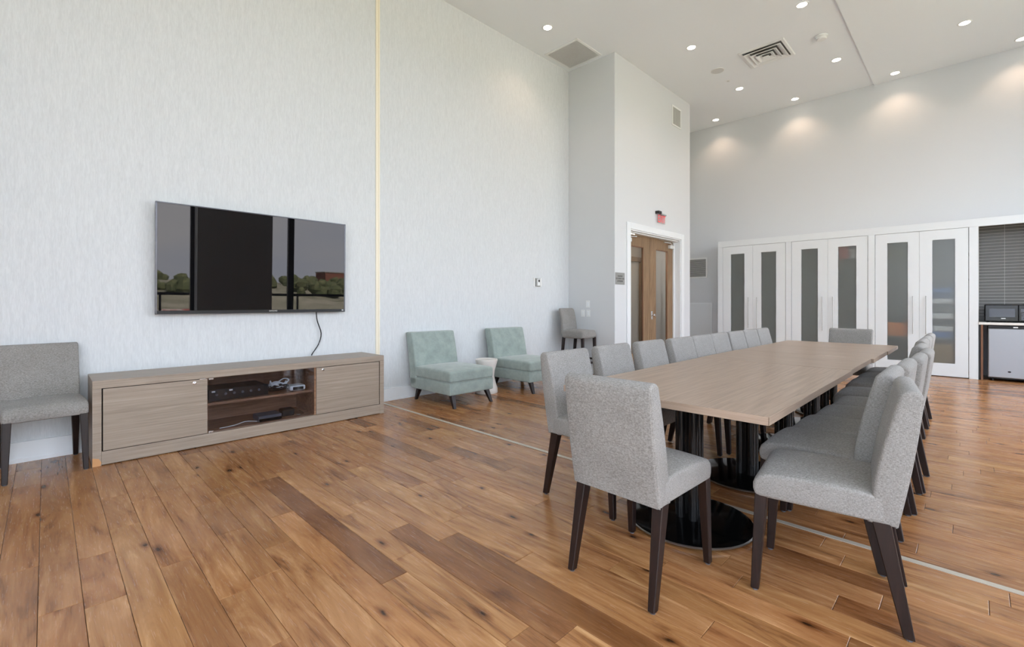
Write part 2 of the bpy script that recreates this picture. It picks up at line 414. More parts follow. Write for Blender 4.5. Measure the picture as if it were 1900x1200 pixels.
cl_ = thing('added_corridor_light', 'round ceiling light added to brighten the corridor behind the double doors', 'ceiling light', (-4.80, 8.1, 2.6))  # made-up lamp, lifts the dark view through the door glass
MB().lathe([(.14, 0), (.14, -.02), (.12, -.03)], 32).build('trim_ring', 'white_plastic', cl_, True)
MB().lathe([(.12, -.03), (.06, -.04), (0, -.042)], 32).build('lens', 'lens_glow', cl_, True)
ld = D.lights.new('corridor_fill', 'POINT'); ld.energy = 18; ld.color = (1, .9, .8); ld.shadow_soft_size = .1
lo = D.objects.new('corridor_fill', ld); COL.objects.link(lo); lo.parent = cl_; lo.location = (0, 0, -.15)
# baseboards
bb = MB()
def baseboard(x0, x1, y0, y1, name, dx=0, dy=0):
    m = MB().box(x0, x1, y0, y1, 0, .148)
    m.box(x0, x1+dx*.006 if dx > 0 else x1, y0-.006 if dy < 0 else y0, y1, 0, .03)
    m.box(x0, x1+(dx*.003 if dx > 0 else 0), y0-(.003 if dy < 0 else 0), y1, .148, .156)
    return struct(m.build(name, 'white_trim'), 'white painted baseboard')
baseboard(XL, XL+.016, YB, BY0, 'baseboard_left', dx=1)
baseboard(XL+.016, BX, BY0-.016, BY0, 'baseboard_bump', dy=-1)
baseboard(XL, -4.02, YF-.016, YF, 'baseboard_far', dy=-1)
baseboard(BX, BX+.016, BY0-.016, DO0-.12, 'baseboard_door', dx=1)
# partition track: wall strip and floor strip
m = MB().box(XL, XL+.012, 2.838, 2.856, .156, CZ).box(XL, XL+.012, 2.872, 2.890, .156, CZ).box(XL, XL+.006, 2.856, 2.872, .156, CZ)
struct(m.build('trim_wall_strip', 'cream_metal'), 'cream vertical strip running up the wallpaper wall')
struct(MB().box(XL+.02, XR, 2.872, 2.906, -.004, .0025).build('trim_floor_strip', 'strip_metal'), 'pale metal strip set across the wood floor')

# ------------------------------------------------------------------ floor of separate planks
fl = struct(MB().box(XL-T, XR+T, YB-T, YF+T, -.12, -.005).build('floor', 'dark_gap'), 'brown hardwood floor of rustic oak planks')
PW = .131
FW = Vector((-math.sin(R(YAW)), math.cos(R(YAW)), 0)); RT = Vector((math.cos(R(YAW)), math.sin(R(YAW)), 0))
def in_view(x, y):
    d = x*FW.x+y*FW.y
    if d < .4: return None
    u = 950+FPX*(x*RT.x+y*RT.y)/d; v = HOR+FPX*CAM_H/d
    return (u, v, d) if -60 < u < 1960 and v < 1260 else None
def plank_mesh(L, Wd, tone):
    hx, hy, b = L/2-.0008, Wd/2-.0008, .0016
    V = [(-hx,-hy,-.012),(hx,-hy,-.012),(hx,hy,-.012),(-hx,hy,-.012),(-hx,-hy,-.0012),(hx,-hy,-.0012),(hx,hy,-.0012),(-hx,hy,-.0012),
         (-hx+b,-hy+b,0),(hx-b,-hy+b,0),(hx-b,hy-b,0),(-hx+b,hy-b,0)]
    F = [(0,1,5,4),(1,2,6,5),(2,3,7,6),(3,0,4,7),(4,5,9,8),(5,6,10,9),(6,7,11,10),(7,4,8,11),(8,9,10,11)]
    return V, F
planks = []
y = -.153 - PW*19
row = 0
while y < YF:
    y0, y1 = max(y, YB), min(y+PW, YF); row += 1
    if y1-y0 > .02:
        x = XL - random.random()*1.2
        while x < XR:
            L = random.choice((.45, .6, .75, .9, 1.05, 1.2, 1.5)) * random.uniform(.9, 1.1)
            x0, x1 = max(x, XL), min(x+L, XR); x += L
            if x1-x0 < .04: continue
            t = random.random()
            if y0 < 2.906 and y1 > 2.872:           # planks stop at the metal strip
                segs = [(y0, 2.872), (2.906, y1)]
            else: segs = [(y0, y1)]
            for a, b in segs:
                if b-a > .004: planks.append(((x0+x1)/2, (a+b)/2, x1-x0, b-a, (t, random.random(), random.random(), 1)))
    y += PW
def score(p):
    s = 0
    for k in range(5):
        q = in_view(p[0]-p[2]/2+p[2]*(k+.5)/5, p[1])
        if q: s += p[2]*p[3]/5/q[2]**3
    return s
planks.sort(key=score, reverse=True)
rest = MB(); rest_t = []
for i, (px, py, L, Wd, tone) in enumerate(planks):
    V, F = plank_mesh(L, Wd, tone)
    if i < 300 and score((px, py, L, Wd, tone)) > 0:
        me = D.meshes.new('plank'); me.from_pydata(V, [], F)
        ca = me.attributes.new('tone', 'FLOAT_COLOR', 'POINT'); ca.data.foreach_set('color', list(tone)*len(V))
        me.materials.append(MATS['oak_floor']); ob = link('plank', me, fl); ob.location = (px, py, 0)
    else:
        rest.add([(a+px, b+py, c) for a, b, c in V], F); rest_t += list(tone)*len(V)
me = D.meshes.new('plank_field'); me.from_pydata(rest.v, [], rest.f)
ca = me.attributes.new('tone', 'FLOAT_COLOR', 'POINT'); ca.data.foreach_set('color', rest_t)
me.materials.append(MATS['oak_floor']); ob = link('plank_field', me, fl); ob['kind'] = 'stuff'

# ------------------------------------------------------------------ window wall on the right, behind the camera
WZ0, WZ1 = .10, 4.75
PIER = (2.36, 3.90)
wm = MB().box(XR, XR+.25, YB, YF, 0, WZ0).box(XR, XR+.25, YB, YF, WZ1, CZ).box(XR-.22, XR+.25, *PIER, 0, CZ).box(XR, XR+.25, YB-T, -2.2, 0, CZ).box(XR, XR+.25, 10.2, YF+T, 0, CZ)
struct(wm.build('wall_right', 'wall_paint'), 'window wall seen in the television reflection')
wins = [(-2.2, -.7), (-.7, .8), (.8, 2.36), (3.90, 4.45), (4.45, 6.0), (6.0, 7.5), (7.5, 8.9), (8.9, 10.2)]
for i, (a, b) in enumerate(wins, 1):
    fr = MB().box(XR+.08, XR+.17, a, a+.07, WZ0, WZ1).box(XR+.08, XR+.17, b-.07, b, WZ0, WZ1)
    fr.box(XR+.08, XR+.17, a+.07, b-.07, WZ0, WZ0+.07).box(XR+.08, XR+.17, a+.07, b-.07, WZ1-.07, WZ1)
    f = struct(fr.build('window_%d' % i, 'window_frame'), 'tall dark-framed window facing the television')
    MB().box(XR+.12, XR+.126, a+.07, b-.07, WZ0+.07, WZ1-.07).build('pane', 'window_glass', f)
# balcony and view
struct(MB().box(XR+.25, XR+1.75, YB-1, YF+1, -.25, -.05).build('balcony_floor', 'concrete'), 'concrete balcony outside the windows')
rl = thing('balcony_railing', 'black metal balcony railing outside the windows, mirrored in the television', 'railing', (XR+1.65, 0, -.05))
MB().box(-.03, .03, YB-.9, YF+.9, 1.15, 1.22).build('top_rail', 'window_frame', rl)
MB().box(-.015, .015, YB-.9, YF+.9, .08, .11).build('bottom_rail', 'window_frame', rl)
for k in range(9):
    yy = -2.9+k*1.62; MB().box(-.022, .022, yy-.022, yy+.022, 0, 1.15).build('post', 'window_frame', rl)
struct(MB().box(XR+1.8, 300, -250, 250, -4.2, -4.0).build('ground', 'grass'), 'open grass field outside')
gw = MB().box(46, 46.4, -40, 14.5, -4.0, -1.2); tag(gw.build('graffiti_wall', 'graffiti'), 'long concrete wall with graffiti outside, mirrored in the television', 'wall')
hm = MB(); NX, NY = 10, 60
hv = []
for i in range(NX+1):
    for j in range(NY+1):
        x = 70+i*9; yy = -110+j*4.5
        h = -4.0+5.0*math.sin(math.pi*min(1, i/6)*.5)**1.2*(1+.18*math.sin(yy*.05)+.12*math.sin(yy*.17+i))
        if i == 0: h = -4.05
        hv.append((x, yy, h))
hm.add(hv, [(i*(NY+1)+j, (i+1)*(NY+1)+j, (i+1)*(NY+1)+j+1, i*(NY+1)+j+1) for i in range(NX) for j in range(NY)])
struct(hm.build('hillside', 'grass', smooth=True), 'green hillside beyond the field')
rr = random.Random(3); tm = MB()
for k in range(150):
    x = rr.uniform(92, 120); yy = rr.uniform(-70, 95); s = rr.uniform(.9, 2.2)
    base = -4.0+5.0*math.sin(math.pi*min(1, (x-70)/54)*.5)**1.2*(1+.18*math.sin(yy*.05))
    for q in range(4):
        c = Vector((x+rr.uniform(-s, s)*.6, yy+rr.uniform(-s, s)*.7, base+rr.uniform(.1, .9)*s)); r0 = s*rr.uniform(.5, .8)
        V = []; F = []
        for a in range(4):
            for b in range(7):
                th, ph = math.pi*(a+.5)/4, 2*math.pi*b/7; r1 = r0*rr.uniform(.8, 1.2)
                V.append(c+Vector((r1*math.sin(th)*math.cos(ph), r1*math.sin(th)*math.sin(ph), r1*math.cos(th))))
        for a in range(3):
            for b in range(7): F.append((a*7+b, a*7+(b+1) % 7, (a+1)*7+(b+1) % 7, (a+1)*7+b))
        F.append(tuple(range(7))); F.append(tuple(range(21, 28))[::-1]); tm.add(V, F)
ob = tag(tm.build('shrubs', 'foliage'), 'dark green trees and scrub on the hillside, mirrored in the television', 'trees'); ob['kind'] = 'stuff'
hb = thing('distant_building', 'red brick building at the end of the hill, mirrored in the television', 'building', (150, 71, -3.0))
MB().box(-4, 4, -4, 4, 0, 9.2).build('walls', 'brick_red', hb); MB().box(-4.2, 4.2, -4.2, 4.2, 9.2, 9.5).build('roof', 'concrete', hb)

# ------------------------------------------------------------------ double doors
dj = MB()
for a, b in ((DO0-.115, DO0), (DO1, DO1+.115)): dj.bbox(BX, BX+.022, a, b, 0, DOZ+.11, .004)
dj.bbox(BX, BX+.022, DO0, DO1, DOZ, DOZ+.11, .004)
struct(dj.build('trim_door_casing', 'white_trim'), 'white casing around the wooden double doors')
jl = MB().box(BX-.2, BX, DO0, DO0+.02, 0, DOZ).box(BX-.2, BX, DO1-.02, DO1, 0, DOZ).box(BX-.2, BX, DO0+.02, DO1-.02, DOZ-.02, DOZ)
jl.box(BX-.15, BX-.12, DO1-.05, DO1-.02, 0, DOZ-.02).box(BX-.15, BX-.12, DO0+.02, DO0+.05, 0, DOZ-.02)
struct(jl.build('trim_door_jamb', 'white_trim'), 'white jamb of the double doors')
DXF = BX-.155
mid = (DO0+DO1)/2
for n, (a, b) in enumerate(((DO0+.023, mid-.002), (mid+.002, DO1-.023)), 1):
    d = struct(D.objects.new('door_%d' % n, None), ('left' if n == 1 else 'right')+' leaf of the oak double doors with a tall glass pane'); COL.objects.link(d); d.location = (DXF, (a+b)/2, 0)
    h = (b-a)/2; sw = .235
    MB().bbox(-.045, 0, -h, -h+sw, .008, 2.46, .003).build('stile', 'door_oak', d)
    MB().bbox(-.045, 0, h-sw, h, .008, 2.46, .003).build('stile', 'door_oak', d)
    MB().bbox(-.045, 0, -h+sw, h-sw, 2.255, 2.46, .003).build('top_rail', 'door_oak', d)
    MB().bbox(-.045, 0, -h+sw, h-sw, .008, .30, .003).build('bottom_rail', 'door_oak', d)
    MB().box(-.026, -.02, -h+sw, h-sw, .30, 2.255).build('glass_pane', 'door_glass', d)
    g = MB()
    for q in ((-h+sw, -h+sw+.014), (h-sw-.014, h-sw)): g.box(-.02, -.004, q[0], q[1], .30, 2.255)
    g.box(-.02, -.004, -h+sw, h-sw, 2.241, 2.255); g.build('glazing_bead', 'walnut_dark', d)
    sg = 1 if n == 2 else -1
    cl = MB().bbox(0, .055, sg*h-sg*.05-(.17 if sg > 0 else 0), sg*h-sg*.05+(0 if sg > 0 else .17), 2.31, 2.38, .006).build('closer', 'louvre_grey', d)
    MB().tube([(.03, sg*h-sg*.12, 2.38), (.03, sg*h-sg*.12, 2.40), (.10, sg*h-sg*.30, 2.405), (.02, sg*h-sg*.42, 2.42)], .009, 6, 1).build('closer_arm', 'louvre_grey', cl)
    if n == 2:
        ro = MB().bbox(0, .006, -h+.05, -h+.105, .90, 1.06, .002).build('lock_plate', 'chrome', d)
        kb = MB().lathe([(0, 0), (.012, 0), (.012, .03), (.028, .036), (.03, .05), (.022, .062), (0, .064)], 20); ko = kb.build('knob', 'chrome', ro, True)
        ko.location = (.006, -h+.078, .98); ko.rotation_euler = (0, R(90), 0)
ca_ = MB().bbox(BX-.10, BX-.04, DO0+.03, DO1-.03, DOZ-.05, DOZ-.021, .003); struct(ca_.build('trim_door_track', 'louvre_grey'), 'grey closer track above the double doors')

# exit sign
ex = thing('exit_sign', 'clear acrylic EXIT sign with red letters above the double doors', 'sign', (BX, 8.20, 2.82))
MB().bbox(0, .05, -.16, .19, .058, .082, .004).build('bracket', 'brushed_steel', ex)
MB().bbox(.0, .075, -.17, -.05, .062, .115, .006).build('housing', 'black_plastic', ex)
MB().box(.022, .028, -.15, .18, -.105, .058).build('panel', 'acrylic', ex)
text('lettering', 'EXIT', .2, 'exit_red', (.0295, .035, -.025), (R(90), 0, R(90)), ex, sx=.72, extrude=.001)
# occupancy sign
sg = thing('door_sign', 'small grey metal sign with dark lettering left of the double doors', 'sign', (BX, 6.81, 1.626))
MB().bbox(0, .004, -.145, .145, -.10, .10, .001).build('plate', 'sign_grey', sg)
for k, tx in enumerate(('MAXIMUM', 'OCCUPANT LOAD', '60 PERSONS')):
    text('lettering', tx, .034, 'sign_ink', (.0045, 0, .040-k*.042), (R(90), 0, R(90)), sg, sx=.92)
# thermostat
th = thing('thermostat', 'white wall control panel with a small display above the sage chairs', 'thermostat', (XL, 5.80, 1.56))
MB().bbox(0, .012, -.10, .10, -.075, .075, .003).build('back_plate', 'white_plastic', th)
MB().bbox(.012, .03, -.065, .05, -.068, .068, .004).build('cover', 'sign_grey', th)
MB().bbox(.03, .034, -.03, .04, -.055, .058, .002).build('face', 'white_plastic', th)
MB().box(.034, .0345, -.008, .028, .005, .045).build('display', 'sign_ink', th)
# light switches
for (x, z, lb) in ((-4.746, 1.197, 'single white light switch above a pair on the grey wall'), (-4.852, 1.036, 'left white light switch of the lower pair'), (-4.738, 1.036, 'right white light switch of the lower pair')):
    s = thing('light_switch', lb, 'switch', (x, BY0, z), 0, 'light switches on the grey wall')
    MB().bbox(-.038, .038, -.006, 0, -.06, .06, .002).build('plate', 'white_plastic', s)
    MB().bbox(-.018, .018, -.011, -.006, -.036, .036, .002).build('rocker', 'white_trim', s)

# ------------------------------------------------------------------ vents and ceiling fittings
def vent(name, label, loc, rot, w_, h_, n, vertical=False, slat='dark_slot'):
    """louvred grille in local x-z, facing -y"""
    v = thing(name, label, 'vent', loc); v.rotation_euler = rot
    fr = .03
    m = MB()
    m.bbox(-w_/2, w_/2, -.012, 0, -h_/2, -h_/2+fr, .002); m.bbox(-w_/2, w_/2, -.012, 0, h_/2-fr, h_/2, .002)
    m.bbox(-w_/2, -w_/2+fr, -.012, 0, -h_/2+fr, h_/2-fr, .002); m.bbox(w_/2-fr, w_/2, -.012, 0, -h_/2+fr, h_/2-fr, .002)
    m.build('frame', 'white_plastic', v)
    MB().box(-w_/2+fr, w_/2-fr, -.002, 0, -h_/2+fr, h_/2-fr).build('backing', slat, v)
    span = (w_ if vertical else h_)-2*fr
    L = (h_ if vertical else w_)-2*fr
    me = MB().add([(-L/2, -.010, .004), (L/2, -.010, .004), (L/2, -.003, -.004), (-L/2, -.003, -.004)], [(0, 1, 2, 3)])
    me = MB().prism([(-.011, .003), (-.009, .005), (-.003, -.003), (-.005, -.005)], 'x', -L/2, L/2).mesh('slat', 'louvre_grey')
    for k in range(n):
        o_ = link('slat', me, v); q = -span/2+span*(k+.5)/n
        o_.location = (q, 0, 0) if vertical else (0, 0, q)
        if vertical: o_.rotation_euler = (0, R(90), 0)
    return v
vent('wall_vent', 'white return air vent on the end wall left of the cupboards', (-4.72, YF, 2.056), (0, 0, 0), .46, .48, 15)
vent('wall_vent', 'tall narrow vent high on the wall above the double doors', (BX, 8.90, 4.93), (0, 0, R(90)), .40, .40, 9, True)
ap = thing('access_panel', 'flush white access panel low on the end wall', 'panel', (-4.66, YF, .66))
MB().bbox(-.29, .29, -.014, 0, -.56, -.53, .002).bbox(-.29, .29, -.014, 0, .53, .56, .002).bbox(-.29, -.26, -.014, 0, -.53, .53, .002).bbox(.26, .29, -.014, 0, -.53, .53, .002).build('frame', 'white_trim', ap)
MB().bbox(-.26, .26, -.007, 0, -.53, .53, .002).build('door', 'cabinet_white', ap)
# square ceiling grille
gr = thing('ceiling_grille', 'square perforated air grille on the ceiling in the corner by the wall block', 'vent', (-4.752, 6.235, CZ))
for a in ((-.345, .345, -.345, -.305), (-.345, .345, .305, .345), (-.345, -.305, -.305, .305), (.305, .345, -.305, .305)):
    MB().bbox(*a, -.012, 0, .003).build('frame_side', 'white_plastic', gr)
MB().box(-.305, .305, -.305, .305, -.001, 0).build('backing', 'dark_slot', gr)
m = MB()
for k in range(30):
    q = -.305+.61*(k+.5)/30; m.box(q-.005, q+.005, -.305, .305, -.010, -.003); m.box(-.305, .305, q-.003, q+.003, -.007, -.002)
m.build('lattice', 'louvre_grey', gr)['kind'] = 'stuff'
# stepped square diffuser
df = thing('ceiling_diffuser', 'square stepped air diffuser on the ceiling between the downlights', 'vent', (-2.448, 8.50, CZ))
MB().box(-.30, .30, -.30, .30, -.002, 0).build('backing', 'dark_slot', df)
for k, (r0, r1, z0, z1) in enumerate(((.345, .295, -.012, 0), (.280, .205, -.040, -.008), (.200, .135, -.050, -.014), (.130, .065, -.058, -.020))):
    m = MB(); V = []
    for (r_, z) in ((r0, z0 if k else -.004), (r0-.012, z0), (r1, z1 if k else -.012), (r1, (z1+.004) if k else 0), (r0, (z0+.006) if k else 0)):
        V += [(-r_, -r_, z), (r_, -r_, z), (r_, r_, z), (-r_, r_, z)]
    F = []
    for a in range(5):
        b = (a+1) % 5
        for c in range(4): F.append((a*4+c, a*4+(c+1) % 4, b*4+(c+1) % 4, b*4+c))
    m.add(V, F).build('louvre_ring', 'white_plastic', df)
MB().bbox(-.045, .045, -.045, .045, -.064, -.050, .003).build('centre_plate', 'white_plastic', df)
sp_ = thing('ceiling_speaker', 'flat round grey speaker grille on the ceiling left of the diffuser', 'speaker', (-3.248, 8.49, CZ))
MB().lathe([(.115, 0), (.118, -.006), (.108, -.010), (.105, -.006)], 32).build('rim', 'white_plastic', sp_, True)
MB().lathe([(.106, 0), (.106, -.007), (.06, -.010), (0, -.011)], 32).build('grille', 'louvre_grey', sp_, True)
sd = thing('smoke_detector', 'round white smoke detector on the ceiling right of the diffuser', 'detector', (-1.676, 8.536, CZ))
MB().lathe([(.085, 0), (.085, -.018), (.078, -.022)], 32).build('base', 'white_plastic', sd, True)
MB().lathe([(.076, -.018), (.074, -.045), (.06, -.058), (0, -.06)], 32).build('cover', 'white_plastic', sd, True)
sh = thing('sprinkler_cover', 'tiny round sprinkler cover on the ceiling beside a downlight', 'sprinkler', (-3.255, 9.025, CZ))
MB().lathe([(.045, 0), (.045, -.004), (0, -.006)], 24).build('disc', 'white_plastic', sh, True)
MB().lathe([(.02, -.006), (.02, -.010), (0, -.011)], 16).build('cap', 'louvre_grey', sh, True)

LIGHTS = [(-4.56, 5.35, 'downlight nearest the textured wall, beside the square grille'), (-3.252, 7.422, 'downlight on the ceiling in front of the round speaker'),
          (-1.692, 7.449, 'downlight at the top of the picture right of the diffuser'), (-1.656, 9.552, 'downlight between the smoke detector and the end wall'),
          (-3.217, 9.509, 'downlight beside the tiny sprinkler cover'), (-2.575, 10.787, 'downlight washing the end wall, second from the wall block'),
          (-4.151, 10.756, 'downlight washing the end wall, closest to the wall block'), (-.992, 10.787, 'downlight washing the end wall, third from the wall block'),
          (-.084, 9.581, 'downlight in the lower ceiling field at the upper right'), (.545, 10.79, 'downlight washing the end wall at the right edge')]
lamp_me = None
for (x, y_, lb) in LIGHTS:
    z = CZ if x < -1.33 else CZ-.024
    dl = thing('downlight', 'round recessed '+lb, 'downlight', (x, y_, z), 0, 'recessed ceiling downlights')
    if lamp_me is None:
        lamp_me = (MB().lathe([(.062, .0), (.062, -.004), (.078, -.006), (.084, -.003), (.085, 0)], 32).mesh('trim_ring', 'white_plastic', True),
                   MB().lathe([(0, -.0025), (.04, -.0028), (.062, -.002)], 32).mesh('lens', 'lens_glow', True))
    link('trim_ring', lamp_me[0], dl); link('lens', lamp_me[1], dl)
    ld = D.lights.new('downlight_beam', 'SPOT'); ld.energy = 20; ld.color = (1, .70, .50); ld.spot_size = R(118); ld.spot_blend = .75; ld.shadow_soft_size = .05
    lo = D.objects.new('downlight_beam', ld); COL.objects.link(lo); lo.parent = dl; lo.location = (0, 0, -.02)

# ------------------------------------------------------------------ cupboards along the end wall
CY = 10.45
CB = [(-3.882, -2.660), (-2.555, -1.344), (-1.237, -.047)]
fr = MB().bbox(-3.986, 1.75, CY, CY+.03, 2.432, 2.56, .003)
for a, b in ((-3.986, -3.886), (-2.656, -2.559), (-1.340, -1.241), (-.043, .064), (1.65, 1.75)): fr.bbox(a, b, CY, CY+.03, 0, 2.432, .002)
struct(fr.build('trim_cupboard_frame', 'cabinet_white'), 'white face frame around the cupboards and kitchen nook')
bx = MB().box(-3.986, XR, CY+.03, YF, 2.545, 2.56).box(-3.986, -3.966, CY+.03, YF, 0, 2.545).box(1.75, XR, CY, CY+.03, 0, 2.56)
struct(bx.build('trim_cupboard_box', 'cabinet_white'), 'white end panel and top of the built-in cupboards')
names = ('left cupboard', 'middle cupboard', 'right cupboard')
hand = None
for n, (a, b) in enumerate(CB):
    lbl = ('white double-door cupboard nearest the wooden doors, frosted panes', 'white double-door cupboard in the middle of the three, frosted panes', 'white double-door cupboard beside the kitchen nook, colourful things behind frosted panes')[n]
    c = thing('cupboard', lbl, 'cupboard', ((a+b)/2, CY, 0), 0, 'built-in white cupboards on the end wall')
    hw = (b-a)/2
    MB().box(-hw-.03, -hw-.012, .031, .62, .03, 2.53).box(hw+.012, hw+.03, .031, .62, .03, 2.53).box(-hw-.012, hw+.012, .60, .62, .03, 2.53).box(-hw-.012, hw+.012, .031, .60, .03, .05).box(-hw-.012, hw+.012, .031, .60, 2.51, 2.53).build('carcass', 'cabinet_inside', c)
    for z in (.62, 1.10, 1.60, 2.02): MB().box(-hw-.012, hw+.012, .05, .60, z-.01, z+.01).build('shelf', 'shelf_grey', c)
    for sgn in (-1, 1):
        x0, x1 = (-hw+.002, -.0015) if sgn < 0 else (.0015, hw-.002)
        W_ = x1-x0; g0 = x0+.166 if sgn < 0 else x0+.160; g1 = g0+.277
        d = thing('door', '', '', ((x0+x1)/2, 0, 0)); del d['label']; del d['category']; d.parent = c; cx_ = (x0+x1)/2
        q0, q1, e0, e1 = g0-cx_, g1-cx_, x0-cx_, x1-cx_
        m = MB().box(e0, q0, .004, .026, .012, 2.428).box(q1, e1, .004, .026, .012, 2.428).box(q0, q1, .004, .026, 2.266, 2.428).box(q0, q1, .004, .026, .012, .222)
        m.build('panel', 'cabinet_white', d)
        MB().box(q0, q1, .012, .016, .222, 2.266).build('glass_pane', 'frosted_glass', d)
        hx = (e1-.082) if sgn < 0 else (e0+.082)
        hm_ = MB().tube([(hx, -.03, .69), (hx, -.03, 1.335)], .006, 10, 1).tube([(hx, -.03, .76), (hx, .006, .76)], .005, 8, 1).tube([(hx, -.03, 1.265), (hx, .006, 1.265)], .005, 8, 1)
        hm_.build('handle', 'handle_steel', d, True)
# things in the cupboards (blurred by the frosted panes)
def stack(name, label, cat, loc, size, mt, n=1, r=.03):
    t = thing(name, label, cat, loc); sx, sy, sz = size
    for k in range(n):
        m_ = mt[k % len(mt)]
        MB().rbox((0, 0, sz/n*(k+.5)), (sx*(1-.04*(k % 2)), sy, sz/n*.96), min(r, sz/n*.45), (3, 3, 2)).build('fold' if n > 1 else 'body', m_, t, True)
    if n == 1: MB().bbox(-sx/2*1.02, sx/2*1.02, -sy/2*1.02, sy/2*1.02, sz-.03, sz+.004, .004).build('lid', mt[-1], t)
    return t
def cpos(x, z): return (x, CY+.16, z)
stack('storage_bin', 'orange bin seen blurred behind the frosted pane of the right cupboard', 'bin', cpos(-.93, .63), (.30, .2, .24), ['orange_cloth'])
stack('storage_bin', 'black bin at the bottom behind the frosted pane of the right cupboard', 'bin', cpos(-.93, .05), (.34, .22, .54), ['charcoal_cloth'])
stack('folded_cloths', 'olive folded cloths high behind the frosted pane of the right cupboard', 'cloths', cpos(-.93, 2.03), (.30, .2, .10), ['olive_cloth'], 2)
stack('folded_cloths', 'blue and white folded cloths on the middle shelf of the right cupboard', 'cloths', cpos(-.36, 1.11), (.32, .2, .36), ['charcoal_cloth', 'white_cloth', 'navy_cloth', 'blue_cloth'], 4)
stack('folded_cloths', 'grey and blue folded cloths on the lower shelf of the right cupboard', 'cloths', cpos(-.36, .63), (.32, .2, .42), ['blue_cloth', 'white_cloth', 'charcoal_cloth', 'white_cloth'], 4)
stack('cardboard_box', 'tan cardboard box at the bottom of the right cupboard', 'box', cpos(-.36, .05), (.34, .22, .48), ['card_box'])
stack('storage_bin', 'rust red bin at the top of the middle cupboard', 'bin', cpos(-1.72, 2.03), (.16, .2, .26), ['red_cloth'])
stack('paper_pack', 'white pack at the top of the middle cupboard', 'pack', cpos(-1.57, 2.03), (.11, .2, .18), ['white_cloth'])
stack('storage_bin', 'dark bin in the left cupboard behind its left pane', 'bin', cpos(-3.54, 1.61), (.22, .2, .22), ['charcoal_cloth'])

# ------------------------------------------------------------------ kitchen nook
NX0, NX1 = .064, 1.65
struct(MB().box(NX0-.02, NX0, CY+.03, YF, 0, 2.545).box(NX1, NX1+.02, CY+.03, YF, 0, 2.545).build('wall_nook', 'tile_dark'), 'dark side walls of the kitchen nook')
bs = struct(MB().box(NX0, NX1, YF-.012, YF-.006, .91, 2.545).build('backsplash', 'grout'), 'grey tiled back wall of the kitchen nook')
TW, TH = .298, .052
me_t = MB().bbox(-TW/2+.002, TW/2-.002, -.002, 0, -TH/2+.0028, TH/2-.0028, .0004).mesh('tile', 'tile_dark')
yy = .911+TH/2
while yy < 2.545-TH/2:
    for k in range(5):
        xx = NX0+.01+TW*(k+.5); t_ = link('tile', me_t, bs); t_.location = (xx, YF-.012, yy)
    yy += TH
tag(MB().bbox(NX0+.001, NX1-.001, CY-.012, YF-.022, .873, .911, .003).build('countertop', 'counter_white'), 'white countertop of the kitchen nook', 'countertop')
cs = thing('base_cabinet', 'walnut side panel of the base cabinet beside the fridge', 'cabinet', (NX0, CY, 0))
MB().bbox(.004, .022, .0, .6, 0, .872, .002).build('side_panel', 'black_plastic', cs)
MB().bbox(.026, .052, .0, .6, 0, .872, .002).build('front_strip', 'walnut_dark', cs)
MB().bbox(.62, .66, 0, .6, 0, .872, .002).build('side_panel', 'walnut_dark', cs)
MB().bbox(.664, 1.58, .01, .6, .08, .872, .002).build('door_front', 'cabinet_white', cs)
fg = thing('mini_fridge', 'silver compact fridge under the white countertop', 'fridge', (.42, CY-.0, 0))
MB().bbox(-.245, .245, .05, .56, .03, .862, .006).build('body', 'black_plastic', fg)
MB().bbox(-.25, .25, -.005, .048, .055, .818, .012).build('door', 'brushed_steel', fg)
MB().bbox(-.25, .25, .0, .05, .82, .862, .004).build('top_trim', 'black_plastic', fg)
for x in (-.2, .2): MB().lathe([(0, 0), (.018, 0), (.018, .03), (0, .03)], 12, (x, .1, 0)).build('foot', 'black_plastic', fg)
bd = MB().lathe([(0, 0), (.016, 0), (.016, .003), (0, .003)], 20).build('badge', 'black_plastic', fg); bd.location = (-.02, -.005, .155); bd.rotation_euler = (R(90), 0, 0); bd.scale = (1.2, .8, 1)
MB().box(.02, .07, -.002, .0, .832, .85).build('brand_mark', 'white_plastic', fg)
mw = thing('microwave', 'black microwave oven on the white countertop', 'microwave', (.40, CY+.16, .911))
MB().bbox(-.265, .265, .0, .36, .012, .282, .008).build('body', 'black_plastic', mw)
dr = MB().bbox(-.26, .10, -.02, -.001, .02, .274, .006).build('door', 'black_gloss', mw)
MB().bbox(-.215, .065, -.022, -.0195, .085, .215, .001).build('window', 'grey_plastic', dr)
MB().bbox(-.085, -.035, -.022, -.0195, .056, .068, .001).build('brand_mark', 'white_plastic', dr)
cp = MB().bbox(.102, .26, -.02, -.001, .02, .274, .006).build('control_panel', 'black_gloss', mw)
MB().bbox(.125, .24, -.022, -.0195, .16, .215, .001).build('display', 'grey_plastic', cp)
for i in range(3):
    for j in range(4): MB().bbox(.13+i*.038, .158+i*.038, -.0225, -.0195, .04+j*.028, .06+j*.028, .001).build('button', 'grey_plastic', cp)
for x in (-.22, .22):
    for yq in (.04, .32): MB().lathe([(0, 0), (.014, 0), (.014, .013), (0, .013)], 10, (x, yq, 0)).build('foot', 'black_plastic', mw)

